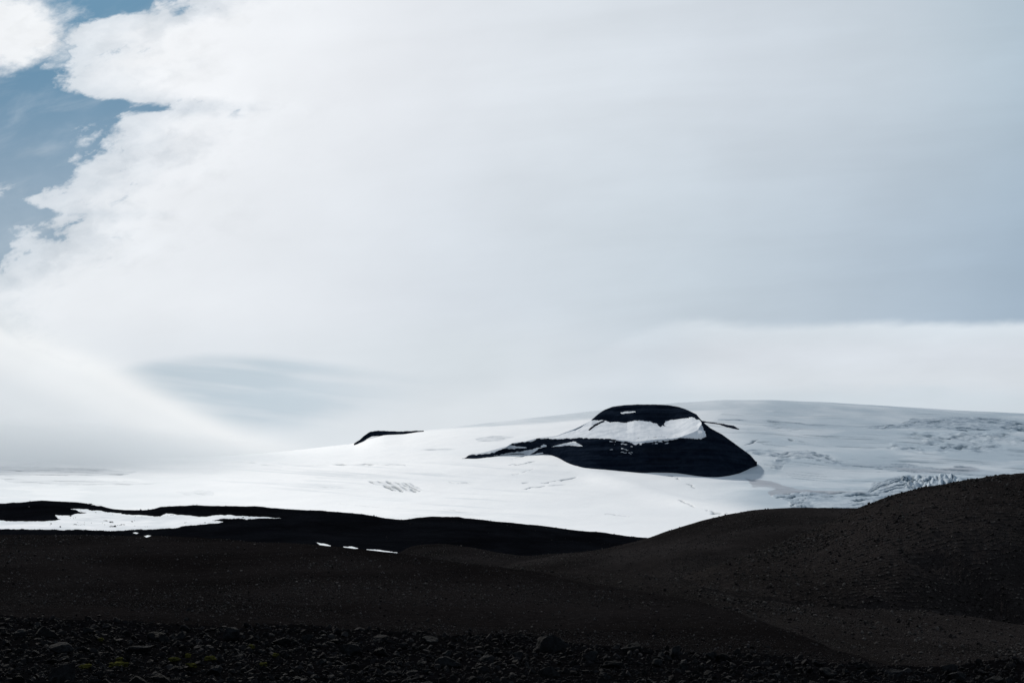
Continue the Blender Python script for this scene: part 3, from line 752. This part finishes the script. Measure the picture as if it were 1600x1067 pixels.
ctop = np.minimum(ctop, foot - .3); cback = np.minimum(cback, ctop - .1); crest = np.minimum(crest, cback - .1)
fdr = glacier_depth(nx, foot)
fdp = np.polyval(np.polyfit((nx - 950) / 250, fdr, 3), (nx - 950) / 250)
fd = smooth1(smooth1(fdr, 51), 51) - 8 + 14 * fbm(nx / 22, nx * 0 + 2.0, o=3)
fdp = smooth1(np.maximum(fdp, fd - 60), 61)
fd0 = fd
seg = np.concatenate([np.linspace(-1, 0, 12)[:-1], np.linspace(0, 1, 80)[:-1], np.linspace(1, 2, 60)[:-1], np.linspace(2, 3, 44)[:-1], np.linspace(3, 4, 24)])
TX, TS = np.meshgrid(nx, seg)
def col(a): return np.broadcast_to(a[None, :], TX.shape)
def lerp(a, b, t): return a + (b - a) * t
fR, tR, kR, cR = col(foot), col(ctop), col(cback), col(crest)
NRW = np.where(TS < 0, fR - TS * 14, np.where(TS < 1, lerp(fR, tR, TS), np.where(TS < 2, lerp(tR, kR, TS - 1), np.where(TS < 3, lerp(kR, cR, 1 - (1 - np.clip(TS - 2, 0, 1)) ** 1.5), lerp(cR, fR + 30, np.clip(TS - 3, 0, 1) ** 1.6)))))
def sm3(a, w=61): return np.broadcast_to(smooth1(smooth1(a, w), w)[None, :], TX.shape)
wid = sm3(np.clip(foot - ctop, 0, 40) / 40)
bw = sm3(np.clip(ctop - cback, 0, 25) / 25)
cw = sm3(np.clip(cback - crest, 0, 20) / 20)
ND_ = np.where(TS < 0, 0, np.where(TS < 1, TS * (20 + 120 * wid), np.where(TS < 2, 20 + 120 * wid + (TS - 1) * 420 * bw, np.where(TS < 3, 20 + 120 * wid + 420 * bw + (TS - 2) * 170 * cw, 20 + 120 * wid + 420 * bw + 170 * cw + (TS - 3) * 500))))
FD = lerp(col(fd), col(fdp), np.clip(TS, 0, 1))
tmp = P(TX, NRW, FD + ND_)
cl = np.clip(np.minimum(TS, 1.15 - TS) * 3, 0, 1) * (TS > 0) + np.clip(np.minimum(TS - 2, 3.1 - TS) * 3, 0, 1) * (TS > 2)
NDd = ND_ + cl * wid * (34 * fbm(tmp[..., 0] / 95, tmp[..., 2] / 160, 3.3, o=5, g=.55) + 10 * np.sin(tmp[..., 2] / 7 + 2 * fbm(tmp[..., 0] / 120, tmp[..., 2] / 50)))
npos = P(TX, NRW + .25 * fbm(TX / 4, TS * 8, o=3), FD + NDd)
rock_poly = [(728.7, 715.4), (732, 711.5), (737, 709.7), (748, 710.2), (761, 708.7), (772.6, 707), (780, 703), (788, 700.6), (803, 701), (818, 700), (825, 698.5), (811, 697.6), (798, 696), (801, 693), (815, 691), (833, 689.4), (838, 685.4), (855, 685), (869, 686), (888, 685), (909, 684), (930, 685), (953, 685), (966.6, 688.4), (980, 690), (993.6, 694.5), (1008, 691), (1024, 689.4), (1051, 687.7), (1064.5, 683.7), (1082, 685), (1095, 686), (1104, 681), (1101, 674), (1098, 667.5), (1095, 658), (1081, 652), (1064.5, 654), (1051, 656), (1039, 657.4), (1038, 662), (1041, 666), (1036, 664), (1032, 666.5), (1028, 662), (1024, 661), (1014, 658), (990, 657), (984, 659.5), (980, 660.7), (966, 659.5), (953, 660), (946, 656.7), (924.4, 656.7), (915, 640), (950, 615), (1060, 615), (1120, 650), (1200, 715), (1200, 770), (860, 770), (848.5, 707), (835, 709), (825, 712.5), (836, 705), (847, 698), (833, 701), (818, 704.6), (790, 708), (772.6, 712), (772.6, 740), (722, 740), (722, 716)]
holes = [[(862, 698), (875, 694), (889, 691), (899, 689.4), (904, 693), (911, 697), (900, 697), (889, 695.5), (876, 697)], [(969, 645), (976, 643), (992, 642.4), (994, 643.6), (984, 645), (972, 646.4)], [(845, 697), (849, 694), (855, 696), (853, 698), (846, 698.5)]]
mxc = TX[:-1, :-1] + .3; myc = (NRW[:-1, :-1] + NRW[1:, 1:]) / 2; tsc = TS[:-1, :-1]
jx = mxc + 2.2 * fbm(mxc / 5, myc / 4, 1.0, o=3); jy = myc + 1.5 * fbm(mxc / 4, myc / 3, 5.0, o=3)
rock = in_poly(jx, jy, rock_poly) | (tsc < 0)
rock = np.where(tsc >= 3, (mxc > 922) | (mxc < 800), rock)
for h in holes: rock &= ~in_poly(mxc + (jx - mxc) * .4, myc + (jy - myc) * .4, h)
# scattered flecks of snow caught on the ledges
fl = fbm(mxc / 6, myc / 1.6, 11.0, o=3)
fz = gauss(mxc, myc, 972, 703, 16, 8) + gauss(mxc, myc, 1000, 690, 40, 4) * 1.2 + gauss(mxc, myc, 960, 688, 20, 3) * .8
rock &= ~((fl > .63 - .25 * fz) & (fz > .25) & (tsc < 1))
# stretch of the rib dropping from the cap
d, _ = stroke(mxc, myc, [(921, 671), (930, 664), (943, 658)], 1.2)
rock |= (d + .8 * fbm(mxc / 3, myc / 2, 2.0, o=2) < 1.5) & (tsc < 2)
rock |= (fl > .62) & (tsc > 1) & (tsc < 2) & (np.abs(myc - 684) < 5) & (mxc > 960)
NF = grid_faces(len(seg), len(nx))
NV = npos.reshape(-1, 3)
z0 = np.zeros(len(NV))
v_, f_, _ = sub(NV, NF[rock])
mesa = link('rock_mesa', mesh_np('rock_mesa', v_, f_), M_CLIFF, label='large black flat-topped rock mesa rising from the glacier, snow on its bench', cat='mesa', kind='structure')
v_, f_, _ = sub(NV, NF[~rock])
link('snow_bench', mesh_np('snow_bench', v_, f_, True), M_BENCH, parent=mesa)

# rib running right from the cap, and the thin far outcrop on the left skyline
def rib(name, top, bot, depth, thick, lb):
    x = np.arange(top[0][0], top[-1][0] + .01, .5)
    a = curve(top)(x); b_ = curve(bot)(x)
    dpt = smooth1(np.broadcast_to(depth, x.shape) * 1.0 if np.isscalar(depth) else depth(x, b_), 9)
    rows = []
    for s in np.linspace(0, 1, 7):
        y = b_ + 2.0 + (a - b_ - 2.0) * s
        rows.append(P(x, y + .5 * fbm(x / 3, x * 0 + s * 3, o=3), dpt + thick * .4 * s + 8 * fbm(x / 4, x * 0 + s * 4, o=3)))
    for s in np.linspace(0, 1, 4)[1:]:
        rows.append(P(x, a + (b_ + 3 - a) * s ** 2, dpt + thick * (.4 + .6 * s)))
    g_ = np.stack(rows)
    return link(name, mesh_np(name, g_.reshape(-1, 3), grid_faces(len(rows), len(x)).reshape(-1, 4)), M_CLIFF, label=lb, cat='rock outcrop', kind='structure')
rib('rock_outcrop', [(1094, 656.5), (1104, 658.5), (1112, 659.6), (1124, 661), (1134, 662.8), (1146, 665), (1155, 669.8)], [(1094, 659), (1104, 660), (1112, 661), (1124, 662.6), (1134, 666), (1146, 669), (1155, 670.6)], lambda x, b: glacier_depth(x, b) - 40, 90, 'thin dark rock rib trailing right from the mesa cap into the ice')
rib('rock_outcrop', [(553, 693), (562, 687), (569, 680.5), (579, 674), (591, 672.6), (610, 673.2), (628, 673.8), (645, 673), (662, 672.6)], [(553, 694.6), (562, 690.8), (567.5, 688.4), (572.5, 683), (581, 678.8), (601, 677.2), (620, 677.6), (630, 676.8), (645, 674.8), (662, 673.4)], lambda x, b: glacier_depth(x, b + .6) - 60, 120, 'thin hooked black outcrop alone on the glacier skyline, far from the mesa')

# ------------------------------------------------------------------ loose stones
def rock_shape(v, seed, cuts=9, rough=.05, lo=.40):
    r = np.random.default_rng(seed)
    v = v.copy()
    for i in range(cuts):
        n = r.normal(size=3); n /= np.linalg.norm(n)
        d = r.uniform(lo, .84)
        e = np.clip(v @ n - d, 0, None)
        v -= e[:, None] * n * .94
    dirs = v / np.linalg.norm(v, axis=1)[:, None]
    v += dirs * (rough * fbm(v[:, 0] * 2.2 + seed, v[:, 1] * 2.2, v[:, 2] * 2.2, o=4))[:, None]
    v *= np.array([1, r.uniform(.7, .95), r.uniform(.5, .8)])
    return v

def rand_rot(n):
    q = rng.normal(size=(n, 4)); q[:, 1:3] *= .35
    q /= np.linalg.norm(q, axis=1)[:, None]
    w, x, y, z = q.T
    return np.stack([np.stack([1 - 2 * (y * y + z * z), 2 * (x * y - z * w), 2 * (x * z + y * w)], -1), np.stack([2 * (x * y + z * w), 1 - 2 * (x * x + z * z), 2 * (y * z - x * w)], -1), np.stack([2 * (x * z - y * w), 2 * (y * z + x * w), 1 - 2 * (x * x + y * y)], -1)], 1)

# (scatter weights)
# pixel area that each terrain cell shows, used as scatter weight
ROWmin = np.minimum.accumulate(ROWV, axis=0)
dr = np.clip(np.concatenate([ROWmin[:-1] - ROWV[1:], np.zeros((1, len(xs)))]), 0, 6)
dxw = np.gradient(xs)[None, :]
W = dr * dxw * ((GX > -180) & (GX < 1780))
def scatter(owners, n, lo, hi, weight=None):
    w = W * np.isin(owner, owners)
    if weight is not None: w = w * weight
    w = w.ravel(); w = w / w.sum()
    idx = rng.choice(len(w), size=n, p=w)
    p = V2[idx].copy()
    Y = p[:, 1]
    p[:, 0] += (rng.random(n) - .5) * 2.4 * Y / F
    rpx = lo * rng.random(n) ** (-1 / 2.6)
    r = np.minimum(rpx, hi) * Y / F
    return p, r

def stone_mesh(p, r, protos, sink=.3):
    n = len(p)
    Rm = rand_rot(n)
    Vs, Fs, Ts = [], [], []
    off = 0
    pick = rng.integers(0, len(protos), n)
    tone = rng.random(n) ** 2.2
    for k, (v, f) in enumerate(protos):
        m = np.where(pick == k)[0]
        if not len(m): continue
        vv_ = np.einsum('nij,vj->nvi', Rm[m], v) * r[m][:, None, None] + p[m][:, None, :]
        vv_[..., 2] += (r[m] * sink)[:, None]
        Vs.append(vv_.reshape(-1, 3))
        Fs.append((f[None] + (np.arange(len(m)) * len(v))[:, None, None] + off).reshape(-1, 3))
        Ts.append(np.repeat(tone[m], len(v)))
        off += len(m) * len(v)
    return np.concatenate(Vs), np.concatenate(Fs), {'tone': np.concatenate(Ts)}

i1 = ico(1); i2 = ico(2); i3 = ico(3); i4 = ico(4)
p1 = [(rock_shape(i1[0], 100 + k, 4, .12), i1[1]) for k in range(8)]
p2 = [(rock_shape(i3[0], 200 + k, 11, .14, .3), i3[1]) for k in range(12)]
clump = .25 + sstep(-.15, .35, fbm(V[..., 0] / 26, V[..., 1] / 40, 12.0, o=4))
for own, n, lo_, hi_, mt, lb in (([1], 48000, .45, 2.8, M_STONEF, 'loose black stones scattered over the broad gravel slope'),
                             ([2], 24000, .6, 4.6, M_STONEB, 'loose brown stones strewn across the valley floor'),
                             ([3], 48000, .55, 3.2, M_STONEB, 'loose stones over the face of the tallest right hill'),
                             ([4, 5], 16000, .42, 1.5, M_STONEB, 'fine loose stones on the rounded hill and the low knolls')):
    p, r = scatter(own, n, lo_, hi_, clump)
    v_, f_, a_ = stone_mesh(p, r, p1)
    link('loose_stones', mesh_np('loose_stones', v_, f_, False, a_), mt, label=lb, cat='stones', kind='stuff')

# stones breaking the skylines of the hills
vis = dr > 0
nxt = np.zeros_like(vis); nxt[:-4] = vis[1:-3] | vis[2:-2] | vis[3:-1]
p, r = scatter([1, 3, 4, 5, 6], 900, .55, 2.0, (vis & ~nxt) * 1.0 / np.maximum(dr, .05))
v_, f_, a_ = stone_mesh(p, r, p1, .3)
link('loose_stones', mesh_np('loose_stones', v_, f_, False, a_), M_STONEF, label='stones standing on the crests of the dark hills and the black ridge', cat='stones', kind='stuff')

# ------------------------------------------------------------------ boulders on the terrace
def ground_at(px, row):
    c = int(np.abs(xs - px).argmin())
    colr = np.minimum.accumulate(ROWV[:, c])
    j = int(np.searchsorted(-colr, -row))
    j = min(max(j, 1), ND - 1)
    return V[j, c]

protos = []
for k in range(14):
    protos.append(mesh_np('boulder', rock_shape(i4[0], 300 + k, 10 + k % 6, .16, .34), i4[1], True))
    protos[-1].materials.append(M_BOULDER)
taken = []
def put_boulder(px, row, wpx, hpx, proto, rz, label, tilt=0.0):
    """px,row = foot centre; wpx,hpx = how wide and tall it stands"""
    g_ = ground_at(px, row)
    Y = g_[1]
    w = wpx * Y / F / 2; h = hpx * Y / F / 2
    o = bpy.data.objects.new('boulder', protos[proto]); COL.objects.link(o)
    me = protos[proto]
    zs = [q.co.z for q in me.vertices]; zz = (max(zs) - min(zs)) / 2
    o.scale = (w * 1.08, w * 1.0, h / zz * 1.15)
    o.rotation_euler = (0, tilt, rz)
    o.location = (g_[0], g_[1] + w * .5, g_[2] + h * .55)
    o['label'] = label; o['category'] = 'boulder'; o['group'] = 'boulders on the rubble terrace'
    taken.append((px, row, wpx))
    return o

hero = [(866, 1020, 62, 30, 0, .3, 'big pale-edged boulder standing highest at the terrace rim, near the middle'),
        (66, 998, 54, 20, 1, .2, 'wide low grey boulder at the rim nearest the left edge'),
        (26, 996, 26, 14, 2, 1.0, 'small round dark boulder against the wide low grey one at far left'),
        (92, 1022, 46, 18, 3, 2.2, 'flat-topped dark boulder below the wide low grey one at far left'),
        (95, 1066, 56, 32, 4, .5, 'largest wedge-shaped boulder at the bottom edge, left of the moss'),
        (150, 1062, 30, 16, 5, 1.6, 'rounded grey stone beside the brightest moss tufts'),
        (248, 1002, 40, 18, 6, .1, 'peaked dark boulder above the moss'),
        (280, 999, 22, 16, 7, 2.0, 'dark blocky stone touching the peaked boulder above the moss'),
        (360, 1002, 38, 20, 8, .8, 'angular grey boulder at the rim, right of the moss'),
        (478, 1004, 26, 14, 9, .4, 'round stone between the rim and the dark egg-shaped boulder'),
        (544, 1024, 42, 22, 10, .2, 'dark egg-shaped boulder in the middle of the terrace'),
        (592, 1002, 34, 12, 11, 1.1, 'low dark slab at the rim above the egg-shaped boulder'),
        (674, 1006, 34, 13, 12, .2, 'pale wedge of rock at the rim, between slab and big boulder'),
        (700, 1044, 44, 20, 13, .9, 'broad block below the pale wedge of rock'),
        (760, 1036, 30, 14, 0, 2.4, 'tilted grey stone left of the big rim boulder'),
        (985, 1022, 40, 18, 2, .6, 'very dark block on the rim right of the big boulder'),
        (1056, 1030, 36, 22, 3, .2, 'upright pointed boulder with a lit left side on the rim'),
        (1110, 1032, 34, 17, 5, 1.3, 'squat dark boulder next to the upright pointed one'),
        (1136, 1034, 26, 15, 6, .7, 'rounded boulder ending the rim row right of the squat one'),
        (955, 1044, 40, 14, 7, .3, 'grey slab with a pale left corner, below the very dark block'),
        (1028, 1042, 26, 12, 8, 1.9, 'pale rounded cobble below the upright pointed boulder'),
        (1485, 1052, 40, 16, 9, .3, 'dark flat boulder on the rim toward the right'),
        (1500, 1066, 46, 18, 10, .8, 'grey boulder at the bottom edge under the flat dark one'),
        (1400, 1058, 30, 14, 11, .6, 'small round dark boulder left of the flat dark one'),
        (1298, 1060, 36, 16, 12, .1, 'pale slanting boulder standing alone at the bottom right'),
        (860, 1060, 44, 20, 1, 1.2, 'dark rounded boulder at the bottom edge below the big rim boulder')]
for h in hero: put_boulder(*h)
nb = 0
tries = 0
while nb < 270 and tries < 9000:
    tries += 1
    px = random.uniform(-60, 1660)
    rim = float(terr_edge(px))
    row = rim + 9 + (1078 - rim) * random.random() ** .9
    wv = min(44, 13 * random.random() ** (-1 / 2.4))
    if any(abs(px - a) < (wv + c) * .42 and abs(row - b) < (wv + c) * .2 for a, b, c in taken): continue
    put_boulder(px, row, wv, wv * random.uniform(.4, .62), random.randrange(14), random.uniform(0, 6.28), 'one of the many similar dark grey stones filling the terrace between the bigger boulders', random.uniform(-.25, .25))
    nb += 1
# small rubble between them
w0 = np.ones_like(W)
p, r = scatter([0], 15000, 2.3, 9.0, (GY > 8) * 1.0)
v_, f_, a_ = stone_mesh(p, r, p2, .2)
link('rubble', mesh_np('rubble', v_, f_, False, a_), M_STONE, label='small dark rubble packed between the boulders of the terrace', cat='rubble', kind='stuff')
strip = sstep(120, 44, GY) * (.3 + sstep(-.1, .3, fbm(V[..., 0] / 7, V[..., 1] / 9, 33.0, o=3)))
p, r = scatter([1, 2], 6500, .9, 5.5, strip)
v_, f_, a_ = stone_mesh(p, r, p2, .15)
link('loose_stones', mesh_np('loose_stones', v_, f_, False, a_), M_STONE, label='stray dark stones just beyond the terrace rim, thinning out toward the slope', cat='stones', kind='stuff')

# ------------------------------------------------------------------ moss tufts
def moss(px, row, wpx, hpx, lb):
    g_ = ground_at(px, row); Y = g_[1]
    Vs, Fs = [], []; off = 0
    n = max(14, int(wpx * 1.6))
    w = wpx * Y / F / 2
    cs = [(0.0, 0.0, .2)]
    while len(cs) < n:                       # the cushion creeps outward, each lump touching an earlier one
        bx, by, br = cs[rng.integers(len(cs))]
        a_ = rng.random() * 6.28; q = rng.uniform(.10, .22)
        x_, y_ = bx + math.cos(a_) * (br + q) * .8, by + math.sin(a_) * (br + q) * .7
        if abs(x_) < 1.0 and abs(y_) < .55: cs.append((x_, y_, q))
    for k, (x_, y_, q) in enumerate(cs):
        c = np.array([g_[0] + x_ * w, g_[1] + y_ * w, g_[2] + .03 + .035 * rng.random()])
        rr = .012 + w * q
        v = i2[0] * np.array([rr, rr, min(rr * .5, hpx * Y / F * .4)])
        v = v * (1 + .45 * fbm(i2[0][:, 0] * 2 + k, i2[0][:, 1] * 2 + px, i2[0][:, 2] * 2, o=2))[:, None] + c
        Vs.append(v); Fs.append(i2[1] + off); off += len(v)
    link('moss_tuft', mesh_np('moss_tuft', np.concatenate(Vs), np.concatenate(Fs)), M_MOSS, label=lb, cat='moss', group='yellow green moss tufts among the rubble')
for a_ in ((190, 1046, 30, 5, 'longest bright yellow moss streak, beside the rounded grey stone'), (186, 1038, 14, 4, 'small moss tuft just above the longest bright streak'),
           (134, 1049, 16, 5, 'moss tuft between the wedge-shaped boulder and the rounded stone'), (272, 1037, 22, 6, 'olive moss tuft below the peaked dark boulder'),
           (328, 1036, 22, 6, 'bright moss tuft farthest right of the dense moss group'), (292, 1031, 12, 4, 'tiny moss tuft between the olive tuft and the bright tuft'),
           (298, 1047, 20, 4, 'faint low moss streak under the olive and bright tufts'), (412, 1045, 16, 5, 'pale moss tuft standing apart to the right of the dense group'),
           (432, 1030, 16, 5, 'dull moss tuft above the pale tuft that stands apart'), (158, 1006, 12, 3, 'lone faint moss tuft near the terrace rim'), (392, 1018, 14, 4, 'dim moss tuft below the angular grey boulder')):
    moss(*a_)

# ------------------------------------------------------------------ camera
cam = bpy.data.cameras.new('camera'); cam.lens = 50; cam.sensor_width = 36; cam.clip_start = .3; cam.clip_end = 90000
co = bpy.data.objects.new('camera', cam); COL.objects.link(co)
co.rotation_euler = (math.pi / 2 + PITCH, 0, 0)
SC.camera = co
SC.view_settings.view_transform = 'Standard'; SC.view_settings.look = 'None'; SC.view_settings.gamma = 1
SC.view_settings.exposure = 0.0
